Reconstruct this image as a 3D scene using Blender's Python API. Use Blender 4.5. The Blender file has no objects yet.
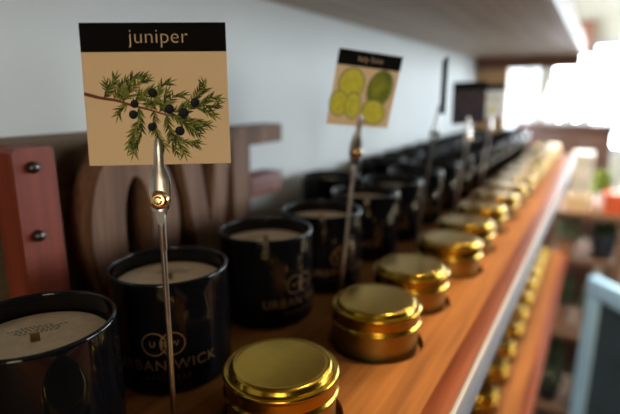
import bpy, bmesh, math, random
from mathutils import Vector, Matrix
from math import sin, cos, pi, radians, atan2, sqrt

random.seed(7)
SC = bpy.context.scene
COL = SC.collection
S = 0.01                       # everything below is in centimetres; shelf top is z = 0
ZF = 1.30                      # shelf top stands 1.30 m above the floor


def W(p):
    return Vector((p[0] * S, p[1] * S, p[2] * S + ZF))


# ------------------------------------------------------------------ materials
def newmat(name):
    m = bpy.data.materials.new(name)
    m.use_nodes = True
    nt = m.node_tree
    return m, nt, nt.nodes['Principled BSDF']


def rgba(c):
    return (c[0], c[1], c[2], 1)


def plain(name, col, rough=.5, metal=0, spec=.5, var=0.0, scale=60, bump=0.0, coat=0):
    m, nt, b = newmat(name)
    b.inputs['Roughness'].default_value = rough
    b.inputs['Metallic'].default_value = metal
    b.inputs['Specular IOR Level'].default_value = spec
    b.inputs['Coat Weight'].default_value = coat
    tc = nt.nodes.new('ShaderNodeTexCoord')
    no = nt.nodes.new('ShaderNodeTexNoise')
    no.inputs['Scale'].default_value = scale
    no.inputs['Detail'].default_value = 4
    nt.links.new(tc.outputs['Object'], no.inputs['Vector'])
    cr = nt.nodes.new('ShaderNodeValToRGB')
    cr.color_ramp.elements[0].position = .3
    cr.color_ramp.elements[1].position = .7
    cr.color_ramp.elements[0].color = rgba([max(0, x * (1 - var)) for x in col])
    cr.color_ramp.elements[1].color = rgba([min(1, x * (1 + var)) for x in col])
    nt.links.new(no.outputs['Fac'], cr.inputs['Fac'])
    nt.links.new(cr.outputs['Color'], b.inputs['Base Color'])
    if bump:
        bp = nt.nodes.new('ShaderNodeBump')
        bp.inputs['Strength'].default_value = bump
        bp.inputs['Distance'].default_value = .002
        nt.links.new(no.outputs['Fac'], bp.inputs['Height'])
        nt.links.new(bp.outputs['Normal'], b.inputs['Normal'])
    return m


def wood(name, dark, light, rough=.45, axis='Y', scale=1.0, fine=1.0, spec=.4):
    m, nt, b = newmat(name)
    b.inputs['Roughness'].default_value = rough
    b.inputs['Specular IOR Level'].default_value = spec
    tc = nt.nodes.new('ShaderNodeTexCoord')
    mp = nt.nodes.new('ShaderNodeMapping')
    sc = {'X': (1.5, 40, 40), 'Y': (40, 1.5, 40), 'Z': (40, 40, 1.5)}[axis]
    mp.inputs['Scale'].default_value = [s * scale for s in sc]
    nt.links.new(tc.outputs['Object'], mp.inputs['Vector'])
    n1 = nt.nodes.new('ShaderNodeTexNoise')
    n1.inputs['Scale'].default_value = 1.4
    n1.inputs['Detail'].default_value = 6
    n1.inputs['Distortion'].default_value = .6
    nt.links.new(mp.outputs['Vector'], n1.inputs['Vector'])
    mp2 = nt.nodes.new('ShaderNodeMapping')
    mp2.inputs['Scale'].default_value = [s * scale * 5 * fine for s in sc]
    nt.links.new(tc.outputs['Object'], mp2.inputs['Vector'])
    n2 = nt.nodes.new('ShaderNodeTexNoise')
    n2.inputs['Scale'].default_value = 1.5
    n2.inputs['Detail'].default_value = 3
    nt.links.new(mp2.outputs['Vector'], n2.inputs['Vector'])
    mx = nt.nodes.new('ShaderNodeMix')
    mx.data_type = 'FLOAT'
    mx.inputs[0].default_value = .4
    nt.links.new(n1.outputs['Fac'], mx.inputs[2])
    nt.links.new(n2.outputs['Fac'], mx.inputs[3])
    cr = nt.nodes.new('ShaderNodeValToRGB')
    cr.color_ramp.elements[0].position = .36
    cr.color_ramp.elements[1].position = .64
    cr.color_ramp.elements[0].color = rgba(dark)
    cr.color_ramp.elements[1].color = rgba(light)
    nt.links.new(mx.outputs[0], cr.inputs['Fac'])
    nt.links.new(cr.outputs['Color'], b.inputs['Base Color'])
    bp = nt.nodes.new('ShaderNodeBump')
    bp.inputs['Strength'].default_value = .15
    bp.inputs['Distance'].default_value = .0006
    nt.links.new(n2.outputs['Fac'], bp.inputs['Height'])
    nt.links.new(bp.outputs['Normal'], b.inputs['Normal'])
    return m


def glass_pane(name):
    m, nt, b = newmat(name)
    nt.nodes.remove(b)
    out = nt.nodes['Material Output']
    tr = nt.nodes.new('ShaderNodeBsdfTransparent')
    gl = nt.nodes.new('ShaderNodeBsdfGlossy')
    gl.inputs['Roughness'].default_value = .02
    mx = nt.nodes.new('ShaderNodeMixShader')
    mx.inputs[0].default_value = .06
    nt.links.new(tr.outputs[0], mx.inputs[1])
    nt.links.new(gl.outputs[0], mx.inputs[2])
    nt.links.new(mx.outputs[0], out.inputs['Surface'])
    return m


def emit(name, col, strength):
    m, nt, b = newmat(name)
    b.inputs['Base Color'].default_value = rgba(col)
    b.inputs['Emission Color'].default_value = rgba(col)
    b.inputs['Emission Strength'].default_value = strength
    return m


M = {}
M['shelf'] = wood('shelf wood', (.17, .060, .015), (.35, .135, .031), rough=.55, axis='Y', scale=.8, spec=.1)
M['strip'] = wood('front strip wood', (.10, .022, .008), (.22, .055, .017), rough=.45, axis='Y', scale=.8, spec=.1)
M['fascia'] = plain('painted shelf edge', (.33, .325, .36), rough=.45, var=.05, scale=25)
M['upper'] = wood('upper shelf wood', (.34, .26, .19), (.52, .42, .32), rough=.6, axis='Y', scale=.6)
M['wall'] = plain('wall paint', (.60, .65, .66), rough=.75, var=.03, scale=8, bump=.05)
M['ceil'] = plain('ceiling paint', (.40, .39, .33), rough=.8, var=.03, scale=5)
M['darkwall'] = plain('brown wall paint', (.016, .013, .011), rough=.9, spec=.03, var=.05, scale=5)
M['floor'] = wood('floor boards', (.012, .009, .007), (.025, .018, .014), rough=.6, axis='Y', scale=.2, spec=.08)
M['gold'] = plain('brushed gold tin', (.47, .285, .03), rough=.21, metal=1, var=.05, scale=300)
M['gold_body'] = plain('satin gold tin', (.33, .22, .055), rough=.34, metal=1, var=.06, scale=200)
M['blackglass'] = plain('black glass', (.004, .004, .005), rough=.04, spec=.34, var=.1)
M['wax'] = plain('cream wax', (.62, .50, .34), rough=.55, var=.06, scale=90)
M['cover'] = plain('kraft dust cover', (.86, .68, .46), rough=.85, var=.08, scale=200)
M['ink'] = plain('brown ink', (.10, .06, .04), rough=.8)
M['wick'] = wood('wooden wick', (.25, .13, .05), (.42, .24, .10), axis='Z')
M['goldprint'] = plain('gold print', (.20, .11, .04), rough=.5, metal=.5)
M['card'] = plain('cream card', (.80, .60, .37), rough=.7, spec=.15, var=.02, scale=30)
M['cardblack'] = plain('black card band', (.006, .005, .005), rough=.8, spec=.05)
M['stem'] = plain('sprig stem print', (.17, .055, .028), rough=.7, spec=.15, var=.2, scale=300)
M['needle_a'] = plain('needle print green', (.105, .14, .018), rough=.7, spec=.15, var=.25, scale=400)
M['needle_b'] = plain('needle print dark', (.030, .048, .008), rough=.7, spec=.15, var=.25, scale=400)
M['needle_c'] = plain('needle print light', (.22, .24, .05), rough=.7, spec=.15, var=.2, scale=400)
M['berry'] = plain('berry print', (.006, .006, .012), rough=.7, spec=.15, var=.4, scale=300)
M['berry_hi'] = plain('berry bloom print', (.03, .03, .045), rough=.7, spec=.15)
M['lime_rind'] = plain('lime rind print', (.26, .27, .025), rough=.7, spec=.15, var=.25, scale=150)
M['lime_flesh'] = plain('lime flesh print', (.66, .60, .06), rough=.7, spec=.15, var=.15, scale=250)
M['lime_pale'] = plain('lime pith print', (.66, .61, .10), rough=.7, spec=.15)
M['lime_whole'] = plain('whole lime print', (.16, .20, .022), rough=.7, spec=.15, var=.5, scale=60)
M['fig'] = plain('dark fruit print', (.050, .028, .030), rough=.7, spec=.15, var=.4, scale=80)
M['paleprint'] = plain('pale flower print', (.62, .62, .50), rough=.7, var=.2, scale=60)
M['greyprint'] = plain('grey print', (.30, .33, .36), rough=.7, var=.3, scale=60)
M['paper'] = plain('white card', (.80, .78, .74), rough=.7)
M['steel'] = plain('brushed steel', (.50, .46, .42), rough=.28, metal=1, var=.08, scale=300)
M['darksteel'] = plain('dark steel', (.10, .095, .09), rough=.35, metal=1)
M['brass'] = plain('brass rivet', (.80, .53, .26), rough=.22, metal=1)
M['red'] = wood('rust red painted wood', (.16, .030, .015), (.27, .055, .028), rough=.55, axis='Z')
M['redbar'] = wood('red bar', (.13, .045, .036), (.24, .09, .075), rough=.6, axis='Y')
M['barn'] = wood('reclaimed wood', (.095, .045, .024), (.25, .135, .08), rough=.7, axis='Z', scale=1.6)
M['plank'] = wood('weathered plank', (.09, .06, .032), (.15, .105, .06), rough=.75, axis='Y')
M['post'] = wood('end post wood', (.45, .28, .13), (.62, .41, .21), rough=.7, axis='Z')
M['darkwood'] = wood('dark cabinet wood', (.030, .012, .008), (.065, .028, .018), rough=.45, axis='X')
M['beam'] = wood('window beam wood', (.11, .045, .028), (.20, .085, .05), rough=.55, axis='X')
M['white'] = plain('white paint', (.80, .80, .80), rough=.45, var=.02)
M['frame'] = plain('window frame paint', (.30, .32, .35), rough=.5)
M['bluegrey'] = plain('pale blue painted frame', (.42, .69, 1.0), rough=.45, var=.06, scale=20)
M['slate'] = plain('slate', (.030, .052, .075), rough=.55, var=.25, scale=12)
M['terra'] = plain('terracotta', (.42, .22, .14), rough=.8, var=.1, scale=60)
M['leaf'] = plain('leaf green', (.12, .16, .06), rough=.5, var=.35, scale=60)
M['leafgrey'] = plain('sage leaf', (.26, .31, .20), rough=.6, var=.3, scale=60)
M['leafdark'] = plain('dark leaf', (.05, .085, .03), rough=.5, var=.35, scale=60)
M['lime'] = plain('lime green leaf', (.33, .42, .10), rough=.5, var=.25, scale=60)
M['soil'] = plain('soil', (.05, .035, .025), rough=.9, var=.4, scale=150)
M['stand'] = wood('stand wood', (.13, .07, .04), (.24, .14, .085), rough=.6, axis='X')
M['blackpot'] = plain('black ceramic', (.018, .019, .024), rough=.3)
M['orange'] = plain('orange box card', (.75, .13, .045), rough=.5)
M['pink'] = plain('pale pink card', (.80, .62, .60), rough=.6)
M['clearglass'] = plain('pale jar', (.55, .62, .66), rough=.08, var=.05, coat=.5)
M['pane'] = glass_pane('window glass')
M['lamp'] = emit('lamp diffuser', (1, .80, .55), 6)


# ------------------------------------------------------------------ mesh helpers
def obj(name, bm, mat, parent=None, smooth=True, loc=None, auto=40):
    me = bpy.data.meshes.new(name)
    bmesh.ops.recalc_face_normals(bm, faces=bm.faces[:])
    if smooth:
        for f in bm.faces:
            f.smooth = True
        for e in bm.edges:
            if len(e.link_faces) == 2 and e.calc_face_angle(0) > radians(auto):
                e.smooth = False
    bm.to_mesh(me)
    bm.free()
    mats = mat if isinstance(mat, (list, tuple)) else [mat]
    for k in mats:
        me.materials.append(M[k] if isinstance(k, str) else k)
    o = bpy.data.objects.new(name, me)
    COL.objects.link(o)
    if parent:
        o.parent = parent
    if loc is not None:
        o.location = loc
    return o


def tag(o, label, cat, group=None, kind=None):
    o['label'] = label
    o['category'] = cat
    if group:
        o['group'] = group
    if kind:
        o['kind'] = kind
    return o


def thing(name, label, cat, p=(0, 0, 0), rz=0, group=None):
    o = bpy.data.objects.new(name, None)
    o.empty_display_size = .02
    COL.objects.link(o)
    o.location = W(p)
    o.rotation_euler = (0, 0, rz)
    return tag(o, label, cat, group)


def structure(o):
    o['kind'] = 'structure'
    return o


def add_box(bm, lo, hi, bevel=0.0, mi=0):
    """box from corner lo to corner hi, in centimetres relative to the object"""
    v = []
    for z in (lo[2], hi[2]):
        for x, y in ((lo[0], lo[1]), (hi[0], lo[1]), (hi[0], hi[1]), (lo[0], hi[1])):
            v.append(bm.verts.new((x * S, y * S, z * S)))
    fs = []
    for q in ((0, 3, 2, 1), (4, 5, 6, 7), (0, 1, 5, 4), (1, 2, 6, 5), (2, 3, 7, 6), (3, 0, 4, 7)):
        f = bm.faces.new([v[i] for i in q])
        f.material_index = mi
        fs.append(f)
    if bevel:
        es = set(e for f in fs for e in f.edges)
        bmesh.ops.bevel(bm, geom=list(es), offset=bevel * S, segments=2, affect='EDGES', profile=.6)


def box(lo, hi, bevel=0.0):
    bm = bmesh.new()
    add_box(bm, lo, hi, bevel)
    return bm


def add_lathe(bm, prof, n=64, mi=0, center=(0, 0, 0), axis=None):
    """prof: list of (r, z) in cm; r = 0 closes to a point"""
    rot = Matrix.Identity(3) if axis is None else Vector((0, 0, 1)).rotation_difference(Vector(axis)).to_matrix()
    c = Vector(center)
    full = [prof[0]]                       # keep long straight runs truly straight: a supporting ring by each end
    for (r0, z0), (r1, z1) in zip(prof, prof[1:]):
        l = sqrt((r1 - r0) ** 2 + (z1 - z0) ** 2)
        if l > .3:
            for t in (.025 / l, 1 - .025 / l):
                full.append((r0 + (r1 - r0) * t, z0 + (z1 - z0) * t))
        full.append((r1, z1))
    prof = full
    rings = []
    for r, z in prof:
        if r <= 1e-6:
            rings.append([bm.verts.new((c + rot @ Vector((0, 0, z))) * S)])
        else:
            rings.append([bm.verts.new((c + rot @ Vector((r * cos(2 * pi * i / n), r * sin(2 * pi * i / n), z))) * S) for i in range(n)])
    for a, b in zip(rings, rings[1:]):
        if len(a) == 1 and len(b) == 1:
            continue
        for i in range(n):
            j = (i + 1) % n
            if len(a) == 1:
                f = bm.faces.new((a[0], b[i], b[j]))
            elif len(b) == 1:
                f = bm.faces.new((a[i], a[j], b[0]))
            else:
                f = bm.faces.new((a[i], a[j], b[j], b[i]))
            f.material_index = mi


def lathe(prof, n=64, **k):
    bm = bmesh.new()
    add_lathe(bm, prof, n, **k)
    return bm


def add_tube(bm, pts, rad, n=10, mi=0):
    pts = [Vector(p) for p in pts]
    rads = rad if isinstance(rad, (list, tuple)) else [rad] * len(pts)
    rings = []
    for i, p in enumerate(pts):
        d = (pts[min(i + 1, len(pts) - 1)] - pts[max(i - 1, 0)]).normalized()
        a = d.orthogonal().normalized()
        if abs(d.z) > .9:
            a = (Vector((1, 0, 0)) - d * d.x).normalized()
        b = d.cross(a)
        rings.append([bm.verts.new((p + (a * cos(2 * pi * k / n) + b * sin(2 * pi * k / n)) * rads[i]) * S) for k in range(n)])
    for r1, r2 in zip(rings, rings[1:]):
        for k in range(n):
            f = bm.faces.new((r1[k], r1[(k + 1) % n], r2[(k + 1) % n], r2[k]))
            f.material_index = mi
    for r in (rings[0], rings[-1]):
        f = bm.faces.new(r)
        f.material_index = mi


def add_prism(bm, poly, thick, frame, mi=0):
    """poly (a, b) in cm in the plane spanned by frame[0], frame[1]; extruded by thick along frame[2] from frame[3]"""
    ea, eb, en, o = [Vector(x) for x in frame]
    lo = [bm.verts.new((o + ea * a + eb * b) * S) for a, b in poly]
    hi = [bm.verts.new((o + ea * a + eb * b + en * thick) * S) for a, b in poly]
    n = len(poly)
    for f in ([lo, hi] if True else []):
        f = bm.faces.new(f)
        f.material_index = mi
    for i in range(n):
        f = bm.faces.new((lo[i], lo[(i + 1) % n], hi[(i + 1) % n], hi[i]))
        f.material_index = mi


def add_poly(bm, pts3, mi=0):
    f = bm.faces.new([bm.verts.new(Vector(p) * S) for p in pts3])
    f.material_index = mi
    return f


def text_polys(body, size=1.0, spacing=1.0, res=4, off=0.0):
    """triangulated outline of a line of text: list of triangles of (x, y), centred on x"""
    cu = bpy.data.curves.new('t', 'FONT')
    cu.body = body
    cu.size = size
    cu.space_character = spacing
    cu.align_x = 'CENTER'
    cu.offset = off
    cu.resolution_u = res
    o = bpy.data.objects.new('t', cu)
    COL.objects.link(o)
    dg = bpy.context.evaluated_depsgraph_get()
    dg.update()
    me = bpy.data.meshes.new_from_object(o.evaluated_get(dg))
    bm = bmesh.new()
    bm.from_mesh(me)
    bmesh.ops.triangulate(bm, faces=bm.faces[:])
    out = [[(v.co.x, v.co.y) for v in f.verts] for f in bm.faces]
    bm.free()
    bpy.data.objects.remove(o)
    bpy.data.curves.remove(cu)
    bpy.data.meshes.remove(me)
    return out


# ------------------------------------------------------------------ camera
cam = bpy.data.cameras.new('camera')
cam.sensor_width = 36
cam.lens = 490 / 620 * 36
cam.clip_start = .01
cam.clip_end = 60
co = bpy.data.objects.new('camera', cam)
COL.objects.link(co)
yaw, pit = radians(30.3865), radians(13.0971)
co.location = W((0, 0, 17.3))
co.rotation_euler = (pi / 2 - pit, 0, yaw)
cam.dof.use_dof = True
cam.dof.focus_distance = .229
cam.dof.aperture_fstop = 4.7
SC.camera = co

# ------------------------------------------------------------------ the room
XW, XR, YN, YF, ZFL, ZC = -34.5, 170, -180, 330, -130, 125


def slab(name, lo, hi, mat):
    o = obj(name, box(lo, hi), mat, None, smooth=False, loc=W((0, 0, 0)))
    return structure(o)


slab('floor', (XW - 12, YN, ZFL - 10), (XR, YF, ZFL), 'floor')
slab('ceiling', (XW - 12, YN, ZC), (XR, YF, ZC + 10), 'ceil')
slab('wall_near', (XW, YN - 12, ZFL), (XR, YN, ZC), 'darkwall')


def wall_with_hole(name, mk, a0, a1, h0, h1, mat):
    """mk(a, h, t) -> xyz ; wall of thickness t in 0..12 with one opening a0..a1, h0..h1; full range given by mk.lim"""
    bm = bmesh.new()
    A0, A1 = mk['a']
    for (x0, x1, z0, z1) in ((A0, a0, ZFL, ZC), (a1, A1, ZFL, ZC), (a0, a1, ZFL, h0), (a0, a1, h1, ZC)):
        if x1 - x0 < .01 or z1 - z0 < .01:
            continue
        if mk['axis'] == 'X':
            add_box(bm, (x0, mk['c'], z0), (x1, mk['c'] + 12, z1))
        else:
            add_box(bm, (mk['c'], x0, z0), (mk['c'] + 12, x1, z1))
    return structure(obj(name, bm, mat, None, smooth=False, loc=W((0, 0, 0))))


wall_with_hole('wall_far', {'axis': 'X', 'a': (XW, XR), 'c': YF}, -30, 160, -16, 46, 'ceil')
wall_with_hole('wall_right', {'axis': 'Y', 'a': (YN, YF), 'c': XR}, 145, 290, 0, 75, 'darkwall')
wall_with_hole('wall_left', {'axis': 'Y', 'a': (YN, YF), 'c': XW - 12}, 172, 318, -8, 60, 'wall')


def window(name, axis, c, a0, a1, h0, h1, nm, tr=None):
    root = bpy.data.objects.new(name, None)
    COL.objects.link(root)
    root.location = W((0, 0, 0))
    structure(root)
    root['label'] = 'wide shop window, bright daylight behind'
    bm = bmesh.new()

    def bx(x0, x1, z0, z1, t0, t1):
        if axis == 'X':
            add_box(bm, (x0, c + t0, z0), (x1, c + t1, z1), .3)
        else:
            add_box(bm, (c + t0, x0, z0), (c + t1, x1, z1), .3)
    bx(a0, a1, h0, h0 + 3, 1, 7)
    bx(a0, a1, h1 - 3, h1, 1, 7)
    for i in range(nm + 1):
        x = a0 + (a1 - a0 - 3) * i / nm
        bx(x, x + 3, h0 + 3, h1 - 3, 1, 7)
    if tr:
        bx(a0 + 3, a1 - 3, tr, tr + 2, 2, 6)
    f = obj('window_frame', bm, 'frame', root, smooth=False)
    bm = bmesh.new()
    if axis == 'X':
        add_box(bm, (a0 + 1, c + 3.5, h0 + 1), (a1 - 1, c + 4.1, h1 - 1))
    else:
        add_box(bm, (c + 3.5, a0 + 1, h0 + 1), (c + 4.1, a1 - 1, h1 - 1))
    obj('window_pane', bm, 'pane', root, smooth=False)
    return root


window('window_1', 'X', YF, -30, 160, -16, 46, 9)
window('window_2', 'Y', XR, 145, 290, 0, 75, 5)
window('window_3', 'Y', XW - 12, 172, 318, -8, 60, 6)
structure(obj('trim_1', box((XW, YF - 7, 38), (-9, YF, 56), .3), 'beam', None, loc=W((0, 0, 0))))
structure(obj('baseboard_left', box((XW, YN, ZFL), (XW + 1.5, YF, ZFL + 10), .2), 'white', None, loc=W((0, 0, 0))))

# ------------------------------------------------------------------ the shelves
rows = [11.6, 19.85, 30.25, 38.35, 48.05, 56.0, 65.0, 74, 83, 92, 101, 110, 119, 128, 137, 146, 154]
tin_x = [-13.9, -13.45, -12.3, -12.55, -11.8, -12.05, -12.2, -12.0, -12.1, -11.9, -12.2, -12.0, -12.1, -12.0, -12.2, -12.0, -12.1]
Y0, Y1 = -40, 160


def shelf_board(bm, x0, x1, y0, y1, holes, thick, depth):
    """board top at z = 0 with round recesses (cx, cy, r) that are open at the top and have a floor"""
    holes = sorted(holes, key=lambda h: h[1])
    n = 64
    ycuts = [y0]
    for a, b in zip(holes, holes[1:]):
        ycuts.append((a[1] + b[1]) / 2)
    ycuts.append(y1)
    P = lambda x, y, z: bm.verts.new((x * S, y * S, z * S))
    for k, (cx, cy, r) in enumerate(holes):
        ya, yb = ycuts[k], ycuts[k + 1]
        # rim of the cell, walked at the same angles as the circle
        angs = sorted(set([2 * pi * i / n for i in range(n)] + [atan2(y - cy, x - cx) % (2 * pi) for x in (x0, x1) for y in (ya, yb)]))
        outer, inner, low = [], [], []
        for t in angs:
            dx, dy = cos(t), sin(t)
            c = []
            if dx > 1e-9: c.append((x1 - cx) / dx)
            if dx < -1e-9: c.append((x0 - cx) / dx)
            if dy > 1e-9: c.append((yb - cy) / dy)
            if dy < -1e-9: c.append((ya - cy) / dy)
            s = min(c)
            outer.append(P(cx + dx * s, cy + dy * s, 0))
            inner.append(P(cx + dx * r, cy + dy * r, 0))
            low.append(P(cx + dx * r, cy + dy * r, -depth))
        m = len(angs)
        for i in range(m):
            j = (i + 1) % m
            bm.faces.new((outer[i], outer[j], inner[j], inner[i]))
            bm.faces.new((inner[i], inner[j], low[j], low[i]))
        bm.faces.new(low)
    # sides and bottom
    a = [P(x, y, 0) for x, y in ((x0, y0), (x1, y0), (x1, y1), (x0, y1))]
    b = [P(x, y, -thick) for x, y in ((x0, y0), (x1, y0), (x1, y1), (x0, y1))]
    for i in range(4):
        j = (i + 1) % 4
        bm.faces.new((a[i], a[j], b[j], b[i]))
    bm.faces.new(b)
    bmesh.ops.remove_doubles(bm, verts=bm.verts[:], dist=1e-6)


def make_shelf(label, z, painted, x_edge, holes, strip_w):
    root = thing('display_shelf', label, 'shelf', (0, 0, z))
    bm = bmesh.new()
    shelf_board(bm, XW, x_edge - strip_w, Y0, Y1, holes, 2.6, .65)
    obj('shelf_board', bm, 'shelf', root, smooth=False)
    obj('front_strip', box((x_edge - strip_w, Y0, -2.6), (x_edge - (.25 if painted else 0), Y1, .02), .06), 'strip', root)['label'] = 'darker red-brown front strip of the shelf'
    if painted:
        obj('painted_edge', box((x_edge - .25, Y0, -2.75), (x_edge + .05, Y1, .05), .08), 'fascia', root)['label'] = 'pale grey painted front edge of the shelf'
    return root


make_shelf('orange-brown wooden shelf carrying the black candles and main tin row', 0, True, -5.15,
           [(tin_x[i], rows[i] if i else 10.7, 3.42) for i in range(len(rows))], 1.65)
low_y = [61.2, 70.4, 79.6, 87.4, 96.8, 104.4, 113.4, 122.4, 131.4, 140.4, 149.4]
make_shelf('lower orange-brown wooden shelf holding the second row of gold tins', -29.5, False, -4.0,
           [(-11.7, y, 3.42) for y in low_y], 1.65)

up = thing('overhead_shelf', 'brown-grey wooden shelf overhead with a pale painted front edge', 'shelf', (0, 0, 27.6))
obj('shelf_board', box((XW, Y0, 0), (-6.6, Y1, 4.0), .1), 'upper', up)
obj('painted_edge', box((-6.6, Y0, -.05), (-6.25, Y1, 4.1), .08), 'fascia', up)['label'] = 'pale painted front edge of the overhead shelf'
obj('end_apron', box((XW + .1, Y1 - 2.5, -3.4), (-6.7, Y1, -.02), .1), 'beam', up)['label'] = 'dark red-brown apron under the far end'

post = thing('end_post', 'tan wooden upright panel closing the far end of the shelves by the wall', 'panel', (0, 0, ZFL))
obj('panel_board', box((XW, Y1, 0), (-26.5, Y1 + 2.5, 210), .15), 'post', post)
obj('edge_strip', box((-26.5, Y1 - .2, 0), (-25.5, Y1 + 2.7, 210), .1), 'post', post)

# ------------------------------------------------------------------ gold tins
ORD = ['nearest', 'second', 'third', 'fourth', 'fifth', 'sixth', 'seventh', 'eighth', 'ninth', 'tenth', 'eleventh', 'twelfth',
       'thirteenth', 'fourteenth', 'fifteenth', 'sixteenth', 'seventeenth']


def copy_tree(o, parent=None):
    c = o.copy()
    COL.objects.link(c)
    if parent:
        c.parent = parent
    for ch in list(o.children):
        copy_tree(ch, c)
    return c


def make_tin():
    t = thing('candle_tin', 'tin', 'tin')
    body = [(0, 0), (2.75, 0), (2.92, .06), (2.98, .2), (2.98, 2.3), (2.9, 2.35)]
    obj('tin_body', lathe(body), 'gold_body', t)
    lid = [(2.95, 2.20), (3.06, 2.22), (3.14, 2.28), (3.17, 2.37), (3.14, 2.46), (3.07, 2.52), (3.04, 2.60), (3.04, 3.16), (3.08, 3.24),
           (3.14, 3.30), (3.17, 3.39), (3.15, 3.48), (3.07, 3.55), (2.97, 3.55), (2.90, 3.50), (2.84, 3.50), (2.80, 3.56), (2.76, 3.72),
           (2.70, 3.80), (2.60, 3.84), (2.48, 3.83), (2.42, 3.81), (2.38, 3.81), (2.3, 3.81), (1.2, 3.81), (0, 3.81)]
    obj('tin_lid', lathe(lid, 96), 'gold', t)
    return t


tin0 = make_tin()
tins = []
shown = list(range(1, len(rows)))
for q, k in enumerate(shown):
    t = tin0 if q == 0 else copy_tree(tin0)
    t.location = W((tin_x[k], rows[k], -.65))
    t.rotation_euler = (0, 0, random.uniform(0, 6.28))
    nm = ORD[q]
    if q == 0:
        lab = 'gold lidded tin at the bottom edge of the view, right of the juniper stick'
    elif q == len(shown) - 1:
        lab = 'farthest gold tin at the far end of the main tin row'
    else:
        lab = '%s gold lidded tin from the camera along the main shelf row' % nm
    tag(t, lab, 'tin', 'gold candle tins on the main shelf')
t = copy_tree(tin0)
t.location = W((tin_x[0], 10.7, -.65))
tag(t, 'gold tin just below the frame, its gold reflection showing in the nearest black candle', 'tin', 'gold candle tins on the main shelf')
for q, y in enumerate(low_y):
    t = copy_tree(tin0)
    t.location = W((-11.7, y, -30.15))
    t.rotation_euler = (0, 0, random.uniform(0, 6.28))
    lab = ('%s gold tin from the camera on the lower shelf' % ORD[q]) if q else 'nearest gold tin on the lower shelf, under the grey shelf edge'
    if q == len(low_y) - 1:
        lab = 'farthest gold tin on the lower shelf'
    tag(t, lab, 'tin', 'gold candle tins on the lower shelf')

# ------------------------------------------------------------------ black candles
RC, HC = 3.66, 7.0


def make_label_mesh(bm):
    def put(tris, dy, ax=0.0):
        for tri in tris:
            vs = []
            for x, y in tri:
                a = x / RC - pi / 2 + ax
                vs.append(((RC + .015) * cos(a), (RC + .015) * sin(a), y + dy))
            add_poly(bm, vs)
    put(text_polys('URBAN WICK', .92, 1.12), 1.75)
    put(text_polys('CANDLE BAR', .36, 1.5), 1.15)
    for cx, ch in ((-.52, 'U'), (.52, 'W')):
        n = 40
        for i in range(n):
            a0, a1 = 2 * pi * i / n, 2 * pi * (i + 1) / n
            quad = [(cx + .72 * cos(a0), .72 * sin(a0)), (cx + .72 * cos(a1), .72 * sin(a1)), (cx + .65 * cos(a1), .65 * sin(a1)), (cx + .65 * cos(a0), .65 * sin(a0))]
            put([quad], 3.4)
    put(text_polys('U', .5), 3.24, -.62 / RC)
    put(text_polys('B', .5), 3.24)
    put(text_polys('W', .5), 3.24, .62 / RC)


def make_candle():
    t = thing('jar_candle', 'candle', 'candle')
    vs = [(0, 0), (3.2, 0), (3.45, .06), (3.6, .2), (RC, .45), (RC, HC - .2)] + [(RC - .13 + .13 * cos(a * pi / 12), HC - .13 + .13 * sin(a * pi / 12)) for a in range(0, 13)] + [
          (RC - .26, HC - .25), (RC - .26, .6), (0, .6)]
    obj('glass_jar', lathe(vs, 96), 'blackglass', t)
    obj('wax_fill', lathe([(0, .62), (RC - .28, .62), (RC - .28, 5.78), (RC - .45, 5.84), (0, 5.84)], 64), 'wax', t)
    cover = obj('dust_cover', lathe([(0, 5.86), (3.22, 5.86), (3.24, 5.90), (3.22, 5.94), (0, 5.94)], 64), 'cover', t)
    bm = bmesh.new()                                     # rows of fine print, far too small to read
    rr = random.Random(3)
    for row, wd in ((1.62, 1.5), (1.44, 2.6), (1.26, 1.9), (1.08, 2.0), (.90, 1.6)):
        x = -wd / 2
        while x < wd / 2:
            w = rr.uniform(.06, .2)
            add_poly(bm, [(x, row, 5.947), (x + w, row, 5.947), (x + w, row + .085, 5.947), (x, row + .085, 5.947)])
            x += w + .07
    obj('fine_print', bm, 'ink', cover, smooth=False)
    obj('wooden_wick', box((-.2, -.05, 5.8), (.2, .05, 6.35), .02), 'wick', t)
    bm = bmesh.new()
    make_label_mesh(bm)
    obj('gold_lettering', bm, 'goldprint', t, smooth=False)['label'] = 'gold lettering URBAN WICK under two linked rings'
    return t


can0 = make_candle()
can_x = [-21.75, -22.25, -21.75, -21.2] + [-21.2] * 13
# turn of each label relative to facing the camera, positive to the right
turn = [.1, .16, -.75, -.55, .4, .2, -.3, .5, .1, .3, 0, .2, .4, -.2, 0, .2, .1]
for k, y in enumerate(rows):
    y = y if k != 1 else 20.5
    c = can0 if k == 0 else copy_tree(can0)
    c.location = W((can_x[k], y, 0))
    face = atan2(-y, -can_x[k]) + pi / 2
    c.rotation_euler = (0, 0, face - turn[k])
    if k == 0:
        lab = 'black jar candle cut off by the frame, nearest the camera, kraft cover and wick showing'
    elif k == 1:
        lab = 'black jar candle with gold lettering right behind the juniper stick'
    elif k == len(rows) - 1:
        lab = 'farthest black jar candle at the end of the front candle row'
    else:
        lab = '%s black jar candle from the camera in the front candle row' % ORD[k]
    tag(c, lab, 'candle', 'black jar candles in the front row')
back_y = [56.0, 74, 83, 92, 101, 110, 119, 128, 137, 146]
for q, y in enumerate(back_y):
    c = copy_tree(can0)
    c.location = W((-29.8, y, 0))
    c.rotation_euler = (0, 0, atan2(-y, 29.8) + pi / 2 + random.uniform(-.5, .5))
    lab = '%s black jar candle in the back row against the wall' % ORD[q] if q else 'black jar candle standing alone in the back row right of the wooden E'
    if q == len(back_y) - 1:
        lab = 'farthest black jar candle in the back row against the wall'
    tag(c, lab, 'candle', 'black jar candles in the back row')

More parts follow.
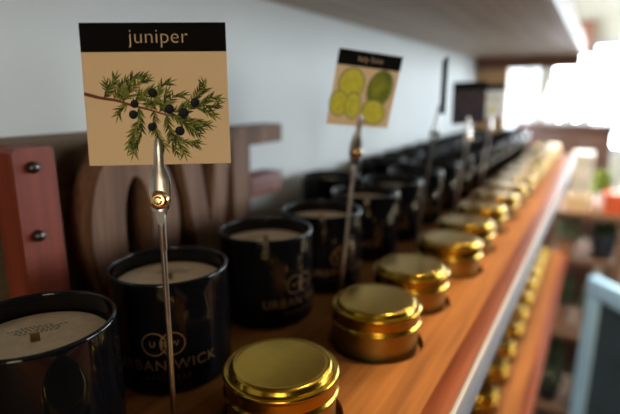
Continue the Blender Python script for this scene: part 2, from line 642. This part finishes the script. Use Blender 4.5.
# ------------------------------------------------------------------ wooden letters L O V E
XF = -30.5
TH = 2.5
FR = lambda: (Vector((0, 1, 0)), Vector((0, 0, 1)), Vector((-1, 0, 0)), Vector((0, 0, 0)))


def bevel_all(bm, w):
    es = [e for e in bm.edges if len(e.link_faces) == 2 and e.calc_face_angle(0) > .5]
    bmesh.ops.bevel(bm, geom=es, offset=w * S, segments=2, affect='EDGES')


def letter(ch, label, y0):
    return thing('wooden_letter', label, 'letter', (XF, y0, 0), 0, 'wooden letters along the wall')


L = letter('L', 'rust red wooden letter L with two dark bolts, left of the O', 16.35)
bm = bmesh.new()
add_prism(bm, [(0, 0), (4.6, 0), (4.6, 2.3), (2.7, 2.3), (2.7, 13.7), (2.4, 14.0), (.3, 14.0), (0, 13.7)], TH, FR())
bevel_all(bm, .1)
obj('letter_body', bm, 'red', L)
for bz, by in ((12.75, 1.15), (8.35, .95), (1.2, 3.6)):
    obj('bolt_head', lathe([(0, .5), (.2, .48), (.33, .36), (.38, .15), (.38, 0)], 20, center=(0, by, bz), axis=(1, 0, 0)), 'darksteel', L)

O = letter('O', 'weathered brown wooden letter O half hidden behind the juniper card', 21.2)
bm = bmesh.new()
n = 56
oc, oa, ob, ia, ib = (4.25, 6.95), 4.25, 6.95, 1.35, 4.1
lo, li, hi, hj = [], [], [], []
for i in range(n):
    a = 2 * pi * i / n
    for lst, ra, rb, x in ((lo, oa, ob, 0), (li, ia, ib, 0), (hi, oa, ob, -TH), (hj, ia, ib, -TH)):
        lst.append(bm.verts.new(Vector((x, oc[0] + ra * cos(a), oc[1] + rb * sin(a))) * S))
for i in range(n):
    j = (i + 1) % n
    bm.faces.new((lo[i], lo[j], li[j], li[i]))
    bm.faces.new((hi[i], hi[j], hj[j], hj[i]))
    bm.faces.new((lo[i], lo[j], hi[j], hi[i]))
    bm.faces.new((li[i], li[j], hj[j], hj[i]))
bevel_all(bm, .08)
obj('letter_body', bm, 'barn', O)

V = letter('V', 'weathered brown wooden letter V below the juniper card corner', 29.9)
bm = bmesh.new()
add_prism(bm, [(0, 13.9), (2.4, 13.9), (3.75, 4.9), (5.1, 13.9), (7.2, 13.9), (4.9, 0), (2.6, 0)], TH, FR())
bevel_all(bm, .08)
obj('letter_body', bm, 'barn', V)

E = letter('E', 'weathered wooden letter E with a red middle bar, right of the juniper card', 37.2)
bm = bmesh.new()
add_prism(bm, [(0, 0), (8.6, 0), (8.6, 2.3), (2.7, 2.3), (2.7, 6.5), (2.7, 8.7), (2.7, 12.1), (8.6, 12.1), (8.6, 14.0), (0, 14.0)], TH, FR())
bevel_all(bm, .08)
obj('letter_body', bm, 'barn', E)
obj('middle_bar', box((-TH, 2.72, 6.6), (.1, 8.5, 8.8), .12), 'redbar', E)['label'] = 'rust red middle bar of the E'

pl = thing('backing_plank', 'dull tan wooden plank leaning flat on the wall behind the L and O', 'plank', (XW + .05, 0, 0))
obj('plank_board', box((0, -6, 0), (.9, 31, 14.4), .1), 'plank', pl)

# ------------------------------------------------------------------ memo clips and cards


def make_clip(base, pivot, tip, yawn, label, sc=1.0, metal='steel', rivet='brass'):
    """base, pivot, tip: world points in cm; yawn: heading of the clip's flat face"""
    root = thing('memo_clip', label, 'card holder', base, 0, 'memo clips along the shelf')
    B, Pv, Tp = Vector((0, 0, 0)), Vector(pivot) - Vector(base), Vector(tip) - Vector(base)
    nrm = Vector((sin(yawn), -cos(yawn), 0))
    d = (Tp - Pv).normalized()
    nrm = (nrm - d * nrm.dot(d)).normalized()
    u = d.cross(nrm).normalized()
    u = -u if u.dot(Vector((cos(yawn), sin(yawn), 0))) < 0 else u
    obj('clip_base', lathe([(0, 0), (.36, 0), (.38, .03), (.38, .12), (.34, .16), (.22, .18), (.2, .4), (0, .4)], 32), metal, root)
    stick_top = Pv - d * .45
    up_ = (stick_top - B)
    q = up_.length
    bm = bmesh.new()
    add_tube(bm, [B + up_ * (.3 / q), B + up_ * ((q - 1.9) / q)], .135, 14)
    obj('rod', bm, metal, root)
    bm = bmesh.new()
    add_tube(bm, [B + up_ * ((q - 1.95) / q), B + up_ * ((q - 1.85) / q), B + up_ * ((q - .35) / q), B + up_ * ((q - .1) / q), stick_top], [.15, .175, .175, .15, .1], 14)
    obj('rod_sleeve', bm, metal, root)
    half = [(.30, -.55), (.40, -.1), (.42, .3), (.42, .95), (.32, 1.35), (.22, 1.7), (.19, 2.5), (.16, 2.85), (.08, 2.98)]
    poly = half + [(-a, b) for a, b in reversed(half)]
    L_ = (Tp - Pv).length / 2.98
    poly = [(a * sc, b * L_) for a, b in poly]
    for sgn, nm in ((1, 'front_jaw'), (-1, 'rear_jaw')):
        bm = bmesh.new()
        # the jaw is a folded strip: it bows away from the card by the pivot and meets it at the tip
        rows_ = []
        for a, b in [(abs(x), y) for x, y in poly[:len(half)]]:
            off = .03 + .20 * max(0, 1 - max(b, 0) / (2.2 * L_)) ** 1.2
            rows_.append([Pv + u * (s_ * a) + d * b + nrm * sgn * (off + .10 * (1 - s_ * s_) * min(1, a / .3)) for s_ in (-1, -.5, 0, .5, 1)])
        grid = [[bm.verts.new(p * S) for p in r] for r in rows_]
        for r1, r2 in zip(grid, grid[1:]):
            for i in range(4):
                bm.faces.new((r1[i], r1[i + 1], r2[i + 1], r2[i]))
        bmesh.ops.recalc_face_normals(bm, faces=bm.faces[:])
        ext = bmesh.ops.extrude_face_region(bm, geom=bm.faces[:])
        bmesh.ops.translate(bm, verts=[v for v in ext['geom'] if isinstance(v, bmesh.types.BMVert)], vec=nrm * sgn * .05 * S)
        obj(nm, bm, metal, root)
    bm = bmesh.new()
    add_lathe(bm, [(0, .62), (.12, .61), (.17, .56), (.2, .50), (.30, .50), (.38, .44), (.43, .34), (.43, .2), (.2, .1), (.2, -.45), (0, -.45)], 32,
              center=Pv, axis=nrm)
    obj('pivot_rivet', bm, rivet, root)['label'] = 'round brass pivot rivet'
    bm = bmesh.new()
    for sgn in (1, -1):
        add_prism(bm, [(-.26, 0), (-.12, -.75), (.12, -.75), (.26, 0)], .05, (u, d, nrm * sgn, Pv - d * .35 + nrm * sgn * .2))
    obj('thumb_tabs', bm, 'darksteel', root, smooth=False)
    return root


def card_basis(yawn, tilt, roll):
    u = Vector((cos(yawn), sin(yawn), 0))
    nn = Vector((sin(yawn), -cos(yawn), 0))
    v = Vector((0, 0, 1)) * cos(tilt) + nn * sin(tilt)
    n2 = u.cross(v).normalized()
    u2 = u * cos(roll) + v * sin(roll)
    v2 = -u * sin(roll) + v * cos(roll)
    return u2, v2, n2


def make_card(center, yawn, tilt, roll, w, h, label, base_mat='card', header='', band=True, picture=None, pic_mats=None, size=.62, hy=.4, hx=0):
    u2, v2, n2 = card_basis(yawn, tilt, roll)
    root = thing('scent_card', label, 'card', (0, 0, 0), 0, 'scent cards in memo clips')
    # local x = u2, y = -n2 (away from the viewer), z = v2
    mt = Matrix((u2, -n2, v2)).transposed().to_4x4()
    mt.translation = W(center)
    root.matrix_world = mt
    obj('card_sheet', box((-w / 2, 0, -h / 2), (w / 2, .035, h / 2)), base_mat, root, smooth=False)
    if band:
        bh = h * .2
        obj('title_band', box((-w / 2, -.004, h / 2 - bh), (w / 2, .001, h / 2)), 'cardblack', root, smooth=False)
        if header:
            bm = bmesh.new()
            for tri in text_polys(header, size, 1.04, 6, -.018 * size):
                add_poly(bm, [(x + hx, -.007, y + h / 2 - bh * .5 - hy * size * .62) for x, y in tri])
            obj('title_lettering', bm, 'card', root, smooth=False)['label'] = 'tan lettering reading %s' % header
    if picture:
        bm = bmesh.new()
        picture(bm, w, h)
        obj('printed_picture', bm, pic_mats, root, smooth=False)
    return root


# --- juniper sprig, drawn in the card's own plane (u, v in 0..1 from the lower left)
def sprig(bm, w, h):
    def uv(px, py):
        t = (py - 30) / 345
        l, r = 18 + 30 * t, 384 + 3 * t
        return ((px - l) / (r - l) - .5) * w, (.5 - t) * h
    rr = random.Random(11)
    lay = [0.0]

    def dep():
        lay[0] += .0000016
        return -.004 - lay[0] * 1.0

    def strip(p, q, wa, wb, mi):
        dx, dz = q[0] - p[0], q[1] - p[1]
        l = sqrt(dx * dx + dz * dz) + 1e-9
        nx, nz = -dz / l, dx / l
        y = dep()
        add_poly(bm, [(p[0] - nx * wa, y, p[1] - nz * wa), (p[0] + nx * wa, y, p[1] + nz * wa), (q[0] + nx * wb, y, q[1] + nz * wb), (q[0] - nx * wb, y, q[1] - nz * wb)], mi)

    def needle(p, ang, ln, wd, mi):
        ca, sa = cos(ang), sin(ang)
        y = dep()
        pts = [(0, -wd * .35), (ln * .45, -wd * .5), (ln, 0), (ln * .45, wd * .5), (0, wd * .35)]
        add_poly(bm, [(p[0] + a * ca - b * sa, y, p[1] + a * sa + b * ca) for a, b in pts], mi)

    def branch(pts, ln=.41, step=.115, stem=.024, dens=1):
        P = [uv(*q) for q in pts]
        for a, b in zip(P, P[1:]):
            strip(a, b, stem, stem * .8, 0)
        for k, (a, b) in enumerate(zip(P, P[1:])):
            l = sqrt((b[0] - a[0]) ** 2 + (b[1] - a[1]) ** 2)
            ang = atan2(b[1] - a[1], b[0] - a[0])
            m = max(2, int(l / step))
            for i in range(m):
                t = (i + .5) / m
                p = (a[0] + (b[0] - a[0]) * t, a[1] + (b[1] - a[1]) * t)
                for s_ in (1, -1):
                    for _ in range(dens):
                        needle(p, ang + s_ * rr.uniform(.3, .8), ln * rr.uniform(.75, 1.15), .078, rr.choice((1, 1, 2, 2, 3)))
        needle(P[-1], atan2(P[-1][1] - P[-2][1], P[-1][0] - P[-2][0]), ln, .055, 1)
    main = [(33, 198), (70, 208), (112, 215), (150, 228), (190, 238), (232, 252), (268, 262)]
    Pm = [uv(*q) for q in main]
    for i, (a, b) in enumerate(zip(Pm, Pm[1:])):
        strip(a, b, .075 - .008 * i, .067 - .008 * i, 0)
    for br in ([(88, 206), (98, 185), (108, 160)], [(104, 212), (120, 185), (132, 168)], [(112, 212), (135, 190), (150, 160), (178, 156)],
               [(118, 214), (140, 200), (165, 172), (185, 166)], [(80, 208), (92, 196), (86, 176)], [(140, 224), (120, 236), (116, 250)],
               [(150, 228), (170, 205), (196, 190)], [(195, 238), (212, 205), (222, 178), (240, 172)], [(215, 244), (240, 220), (252, 205), (274, 204)],
               [(230, 250), (226, 218), (236, 196)],
               [(255, 258), (285, 244), (302, 214), (320, 182)], [(290, 240), (318, 225), (345, 210), (362, 212)], [(300, 232), (325, 240), (348, 254)],
               [(268, 262), (300, 268), (335, 278)], [(262, 262), (285, 285), (310, 300)], [(232, 252), (238, 285), (262, 318), (308, 324)],
               [(240, 285), (245, 315), (256, 345)], [(250, 300), (268, 330), (275, 350)], [(200, 240), (205, 265), (200, 285)],
               [(165, 232), (170, 262), (152, 292), (148, 320)], [(170, 262), (172, 290), (160, 315), (152, 345)], [(160, 285), (150, 300), (142, 332)],
               [(205, 280), (214, 310), (228, 330)], [(210, 240), (180, 215), (165, 200)], [(232, 252), (262, 240), (285, 225)], [(130, 220), (126, 200), (118, 185)],
               [(240, 250), (280, 275), (318, 286)], [(180, 236), (196, 218), (212, 222)], [(310, 205), (330, 190), (326, 178)], [(318, 225), (342, 236), (360, 228)]):
        branch(br)
    for bx, by, r in ((200, 198, 11.5), (240, 238, 12), (275, 248, 12.5), (303, 223, 11.5), (152, 250, 11), (197, 281, 10.5), (265, 292, 12), (155, 224, 10)):
        for rad, dx, dy, mi in ((r, 0, 0, 4), (r * .5, -r * .18, -r * .22, 5), (r * .32, -r * .1, -r * .1, 4)):
            c = uv(bx + dx, by + dy)
            y = dep()
            rw = rad / 350 * w
            add_poly(bm, [(c[0] + rw * cos(2 * pi * i / 20), y, c[1] + rw * sin(2 * pi * i / 20)) for i in range(20)], mi)


def limes(bm, w, h):
    def uv(px, py):
        dx, dy = px - 93, py - 38
        det = 290 * 347 + 58 * 40
        a = (dx * 347 + 58 * dy) / det
        b = (290 * dy - 40 * dx) / det
        return (a - .5) * w, (.5 - b) * h
    ly = [-.004]

    def ell(cx, cy, rx, ry, rot, mi, n=32, a0=0, a1=2 * pi):
        ly[0] -= .0015
        c = uv(cx, cy)
        k = w / 295
        pts = []
        for i in range(n):
            t = a0 + (a1 - a0) * i / (n - (0 if a1 - a0 > 6 else 1))
            x, z = rx * k * cos(t), ry * k * sin(t)
            pts.append((c[0] + x * cos(rot) - z * sin(rot), ly[0], c[1] + x * sin(rot) + z * cos(rot)))
        add_poly(bm, pts, mi)

    def half(cx, cy, rx, ry, rot):
        ell(cx, cy, rx, ry, rot, 0)
        ell(cx, cy, rx * .90, ry * .90, rot, 2)
        for i in range(9):
            a = 2 * pi * i / 9
            ell(cx + rx * .47 * cos(a) , cy - ry * .47 * sin(a), rx * .36, ry * .25, a + rot, 1, 16)
        ell(cx, cy, rx * .1, ry * .1, rot, 2, 12)
    half(147, 197, 60, 62, 0)
    ell(278, 228, 60, 76, -.2, 3)
    ell(270, 214, 34, 46, -.2, 0)
    half(90, 288, 44, 52, .3)
    half(152, 302, 38, 55, .1)
    half(250, 340, 60, 50, -.5)


def blotches(seed, nmi, cnt):
    def f(bm, w, h):
        rr = random.Random(seed)
        y = -.004
        for _ in range(cnt):
            y -= .001
            cx, cz, r = rr.uniform(-.33, .33) * w, rr.uniform(-.34, .16) * h, rr.uniform(.06, .15) * w
            add_poly(bm, [(cx + r * cos(2 * pi * i / 18), y, cz + r * .8 * sin(2 * pi * i / 18)) for i in range(18)], rr.randrange(nmi))
    return f




def card_and_clip(center, yawn, tilt, roll, w, h, tip, piv, low, card_kw, clip_label):
    """tip and piv are (a, b) in the card's plane; low is a world point the rod passes through"""
    make_card(center, yawn, tilt, roll, w, h, **card_kw)
    u2, v2, n2 = card_basis(yawn, tilt, roll)
    C = Vector(center) - n2 * .017
    T, P = C + u2 * tip[0] + v2 * tip[1], C + u2 * piv[0] + v2 * piv[1]
    low = Vector(low)
    k = P.z / (P.z - low.z)
    make_clip(P + (low - P) * k, P, T, yawn, clip_label)


card_and_clip((-16.716, 15.4, 17.222), .593, -.094, .012, 6.127, 6.008, (-.06, -1.85), (-.10, -4.55), (-16.67, 15.05, 1.7),
              dict(label='square juniper card with a printed berry sprig, sharp and nearest the camera', header='juniper', picture=sprig,
                   pic_mats=['stem', 'needle_a', 'needle_b', 'needle_c', 'berry', 'berry_hi'], size=.86, hy=.45, hx=.2),
              'steel stick clip with a brass rivet holding the juniper card')
card_and_clip((-15.382, 34.3, 17.492), .98, .197, -.085, 5.492, 5.416, (.1, -1.9), (.25, -4.75), (-17.12, 34.3, 1.47),
              dict(label='blurred tilted key lime card with cut limes, second clip along the shelf', header='key lime', picture=limes,
                   pic_mats=['lime_rind', 'lime_flesh', 'lime_pale', 'lime_whole'], size=.62, hy=.45),
              'steel stick clip leaning under the key lime card')

more = [
    (52.0, (-16.6, 0), (-15.2, 13.1), (-14.75, 16.1), radians(111), .05, 'fig', 'dark scent card seen edge on, third clip along the shelf', ['fig', 'fig'], 'cardblack'),
    (70.0, (-16.9, 0), (-15.75, 11.1), (-15.8, 14.1), radians(52), .02, 'fig', 'dark plum coloured scent card, fourth clip along the shelf', ['fig', 'berry_hi'], 'fig'),
    (88.0, (-17.0, 0), (-16.2, 11.1), (-16.1, 14.1), radians(55), .05, 'pale', 'pale scent card with a soft green print, fifth clip along the shelf', ['paleprint', 'lime_pale'], 'paper'),
]
WH = ['third', 'fourth', 'fifth', 'sixth', 'seventh', 'farthest']
for q, (y, b, pv, tp, yw, roll, kind, lab, pm, bm_) in enumerate(more):
    tl = Vector((tp[0] - pv[0], 0, tp[1] - pv[1])).normalized()
    c = (tp[0] + tl.x * 1.9, y + .1, tp[1] + tl.z * 1.9)
    make_card(c, yw, 0, roll - tl.x * .5, 5.6, 5.6, lab, base_mat=bm_, picture=blotches(q + 3, 2, 9), pic_mats=pm)
    make_clip((b[0], y, 0), (pv[0], y, pv[1]), (tp[0], y, tp[1]), yw, '%s steel memo clip from the camera, holding a %s card' % (
        WH[q], ['dark edge-on', 'dark plum', 'pale green printed'][q]),
              metal='darksteel' if q == 0 else 'steel', rivet='darksteel' if q == 0 else 'brass')  # darker metal colour mutes the third clip's glint

# ------------------------------------------------------------------ the shop beyond the shelves
# plant stand
ps = thing('plant_stand', 'tiered wooden stand with plant pots beyond the end of the shelves', 'stand', (0, 0, ZFL))
tiers = [-19, -34, -60, -88]
for z in tiers:
    bm = bmesh.new()
    for i in range(4):
        add_box(bm, (-11, 170 + i * 6.6, z - 1.8 - ZFL), (10, 175.8 + i * 6.6, z - ZFL), .2)
    obj('slatted_tier', bm, 'stand', ps)
for x in (-11, 8.4):
    for y in (168.6, 196.6):
        obj('leg', box((x, y, 0), (x + 2.4, y + 1.6, tiers[0] - ZFL), .2), 'stand', ps)


def leaf_bush(bm, r, h, n, seed, ln=2.4, z0=0, wd=.6):
    rr = random.Random(seed)
    for _ in range(n):
        a, t = rr.uniform(0, 2 * pi), rr.random()
        rad = r * (.25 + .75 * sqrt(rr.random())) * (1 - .45 * t)
        p = Vector((rad * cos(a), rad * sin(a), z0 + h * t))
        d = Vector((cos(a) * rr.uniform(.3, 1), sin(a) * rr.uniform(.3, 1), rr.uniform(-.2, .9))).normalized()
        s = d.cross(Vector((0, 0, 1)))
        s = (s.normalized() if s.length > .01 else Vector((1, 0, 0))) * wd * ln * .5
        up_ = s.cross(d).normalized() * .12 * ln
        add_poly(bm, [p, p + d * ln * .5 + s - up_ * .5, p + d * ln, p + d * ln * .5 - s - up_ * .5])


def plant(x, y, z, pr, ph, fr, fh, pot, leaf, label, seed, group='potted plants on the stand', ln=1.9):
    t = thing('potted_plant', label, 'plant', (x, y, z), 0, group)
    obj('plant_pot', lathe([(0, 0), (pr * .72, 0), (pr * .76, .2), (pr * .94, ph * .8), (pr * 1.05, ph * .8), (pr * 1.05, ph), (pr * .92, ph), (pr * .9, ph * .86)], 32), pot, t)
    obj('soil', lathe([(0, ph * .87), (pr * .9, ph * .87), (pr * .89, ph * .84), (0, ph * .84)], 32), 'soil', t)
    bm = bmesh.new()
    add_tube(bm, [(0, 0, ph * .8), (.2, .1, ph + fh * .6)], .25, 8)
    obj('plant_stem', bm, 'stem', t)
    bm = bmesh.new()
    leaf_bush(bm, fr, fh, 560, seed, ln, ph)
    obj('foliage', bm, leaf, t, smooth=False)
    return t


plant(-5.6, 176, -34, 3.4, 5.0, 4.2, 6.5, 'terra', 'leafgrey', 'sage green plant in a terracotta pot on the stand', 1)
plant(-5.8, 176, -60, 3.8, 8.5, 4.3, 10, 'terra', 'leafdark', 'dark green plant in a terracotta pot on the third tier of the stand', 2)
plant(4.6, 177, -60, 3.6, 7.5, 3.2, 7, 'terra', 'leafgrey', 'grey-green plant beside the black planter, lower on the stand', 5)
plant(-5.8, 176, -88, 4.0, 6, 4.6, 16, 'blackpot', 'leafdark', 'dark green bushy plant at the left end of the lowest tier', 3)
plant(5.6, 177, -88, 4.0, 6, 4.4, 15, 'blackpot', 'leafdark', 'dark green plant at the right end of the lowest tier', 6)
plant(5.0, 176, -34, 4.0, 8.0, 2.6, 2.6, 'blackpot', 'leafdark', 'black planter with a few dark leaves on the stand', 4)
plant(2.6, 190, -19, 2.0, 4.0, 2.2, 6, 'white', 'lime', 'bright lime green plant in a white pot on top of the stand', 8)
kb = thing('gift_box', 'low kraft box on the plant stand, under the white box', 'box', (-3.4, 176, -19))
obj('box_base', box((-3.2, -4.4, 0), (3.2, 4.4, 3.4), .12), 'cover', kb)
obj('box_lid', box((-3.35, -4.55, 2.6), (3.35, 4.55, 5), .12), 'cover', kb)
wb = thing('gift_box', 'white box standing on the kraft box on the plant stand', 'box', (-3.4, 176, -14))
obj('box_base', box((-2.8, -4, 0), (2.8, 4, 10.5), .15), 'white', wb)
obj('box_lid', box((-2.95, -4.15, 9.8), (2.95, 4.15, 13.2), .15), 'white', wb)
ob_ = thing('gift_box', 'orange-red box at the right end of the plant stand', 'box', (6.6, 176, -19))
obj('box_base', box((-3, -3.5, 0), (3, 3.5, 4.6), .15), 'orange', ob_)
obj('box_lid', box((-3.15, -3.65, 3.8), (3.15, 3.65, 6.2), .15), 'orange', ob_)

# display table with boxes, further right
dt = thing('display_table', 'pale table beyond the plant stand with coloured boxes on it', 'table', (40, 232, ZFL))
obj('table_top', box((-34, -24, 101), (40, 24, 105), .3), 'stand', dt)
for x in (-32, 35):
    for y in (-22, 19):
        obj('leg', box((x, y, 0), (x + 3, y + 3, 101), .2), 'stand', dt)
pb = thing('gift_box', 'low pale pink box on the table beyond the plant stand', 'box', (14, 216, -25))
obj('box_base', box((-4.4, -3, 0), (5, 3, 6), .1), 'pink', pb)
obj('box_lid', box((-4.5, -3.1, 5), (5.1, 3.1, 8), .1), 'pink', pb)

# chalkboard sign standing in the aisle
t = radians(50)
sg = thing('chalkboard_sign', 'dark slate chalkboard with a pale blue wooden frame standing in the aisle', 'sign', (2.9, 150, ZFL), -t)
fr_h = 98
obj('frame_rail', box((0, -1.4, fr_h - 5.2), (46, 1.4, fr_h), .25), 'bluegrey', sg)
obj('frame_rail', box((0, -1.4, 12), (46, 1.4, 18), .25), 'bluegrey', sg)
for x in (0, 41.4):
    obj('frame_stile', box((x, -1.4, 18.02), (x + 4.6, 1.4, fr_h - 5.22), .25), 'bluegrey', sg)
    obj('foot', box((x, -9, 0), (x + 4.6, 9, 11.98), .3), 'bluegrey', sg)
obj('slate_panel', box((4.62, -.5, 18.02), (41.38, .6, fr_h - 5.22), 0), 'slate', sg)

# dark sideboard under the far window, with jars and bottles on it
sb = thing('sideboard', 'dark brown wooden sideboard below the bright window beyond the shelf end', 'cabinet', (-16, 262, ZFL))
hs = 134
obj('cabinet_body', box((-18, -16, 6), (21, 16, hs - 3), .3), 'darkwood', sb)
obj('cabinet_top', box((-18.4, -17, hs - 3), (22, 17, hs), .4), 'darkwood', sb)
for i in range(3):
    d = obj('cabinet_door', box((-17 + i * 12.7, -17.3, 10), (-5 + i * 12.7, -16.05, hs - 6), .3), 'darkwood', sb)
    obj('door_knob', lathe([(0, 1.6), (.6, 1.4), (.8, .9), (.5, .3), (.4, 0)], 16, center=(-6.5 + i * 12.7, -17.3, 80), axis=(0, -1, 0)), 'brass', d)
for x in (-17, 18):
    for y in (-15, 12):
        obj('foot', box((x, y, 0), (x + 3, y + 3, 6), .2), 'darkwood', sb)
zs = ZFL + hs
jars = [(-29, 3.0, 13, 'tall pale glass jar at the left end of the sideboard'), (-20.5, 2.6, 18, 'tallest pale glass bottle on the sideboard'),
        (-13.5, 2.9, 9, 'short pale jar in the middle of the sideboard'), (-6.5, 2.6, 7, 'smallest pale jar on the sideboard, by its right end')]
for x, r, h, lab in jars:
    j = thing('glass_jar', lab, 'jar', (x, 258, zs), 0, 'pale jars on the sideboard')
    obj('jar_body', lathe([(0, 0), (r * .9, 0), (r, .4), (r, h * .7), (r * .75, h * .82), (r * .6, h * .86), (r * .6, h * .92), (0, h * .92)], 32), 'clearglass', j)
    obj('jar_lid', lathe([(r * .66, h * .92), (r * .68, h * .93), (r * .68, h), (0, h)], 24), 'steel', j)

# ------------------------------------------------------------------ light
w = bpy.data.worlds.new('world')
SC.world = w
w.use_nodes = True
bg = w.node_tree.nodes['Background']
bg.inputs['Color'].default_value = (.86, .94, 1, 1)
bg.inputs['Strength'].default_value = 25.0


def area(name, p, target, sx, sy, power, col):
    l = bpy.data.lights.new(name, 'AREA')
    l.shape = 'RECTANGLE'
    l.size, l.size_y = sx * S, sy * S
    l.energy = power
    l.color = col
    o = bpy.data.objects.new(name, l)
    COL.objects.link(o)
    o.location = W(p)
    o.rotation_euler = (W(target) - W(p)).to_track_quat('-Z', 'Y').to_euler()
    return o


for nm, c, axis, a0, a1, h0, h1 in (('far window portal', YF + 8, 'X', -30, 160, -16, 46), ('right window portal', XR + 8, 'Y', 145, 290, 0, 75), ('left window portal', XW - 20, 'Y', 172, 318, -8, 60)):
    if axis == 'X':
        p, q = ((a0 + a1) / 2, c, (h0 + h1) / 2), ((a0 + a1) / 2, c - 50, (h0 + h1) / 2)
    else:
        p, q = (c, (a0 + a1) / 2, (h0 + h1) / 2), (c - 50 if c > 0 else c + 50, (a0 + a1) / 2, (h0 + h1) / 2)
    o = area(nm, p, q, a1 - a0, h1 - h0, 1, (1, 1, 1))
    o.data.cycles.is_portal = True

# a warm ceiling lamp over the aisle and an added fill behind the camera
for y, e, lab in ((60, 23, 'round warm ceiling lamp over the aisle near the camera'), (165, 22, 'round warm ceiling lamp over the aisle beyond the shelf end')):
    f = thing('ceiling_lamp', lab, 'lamp', (11, y, ZC), 0, 'ceiling lamps over the aisle')
    obj('lamp_housing', lathe([(0, 0), (11, 0), (11, -5), (10, -5), (10, -1), (0, -1)], 40), 'white', f)
    area('aisle lamp light', (11, y, ZC - 6), (0, y, 0), 14, 14, e, (1, .76, .46))
f = thing('fill_panel', 'warm fill panel added behind the camera to light the cards', 'lamp', (75, YN, 27))  # unseen panel, added to light the cards from the front
obj('panel_plate', box((-12, 0, -12), (12, 1.5, 12), .3), 'white', f)
obj('panel_rim', box((-62, 1.5, -32), (62, 5, 32), .3), 'white', f)
area('added fill light', (75, YN + 6, 27), (-17, 15, 17), 120, 60, 31, (1, .84, .60))

SC.view_settings.view_transform = 'Standard'
SC.view_settings.look = 'None'
SC.view_settings.gamma = 1
SC.view_settings.use_curve_mapping = False
SC.view_settings.exposure = 0.0
SC.cycles.use_denoising = True
SC.cycles.max_bounces = 8
SC.cycles.transparent_max_bounces = 8
SC.cycles.caustics_reflective = False
SC.cycles.caustics_refractive = False
SC.cycles.sample_clamp_indirect = 4
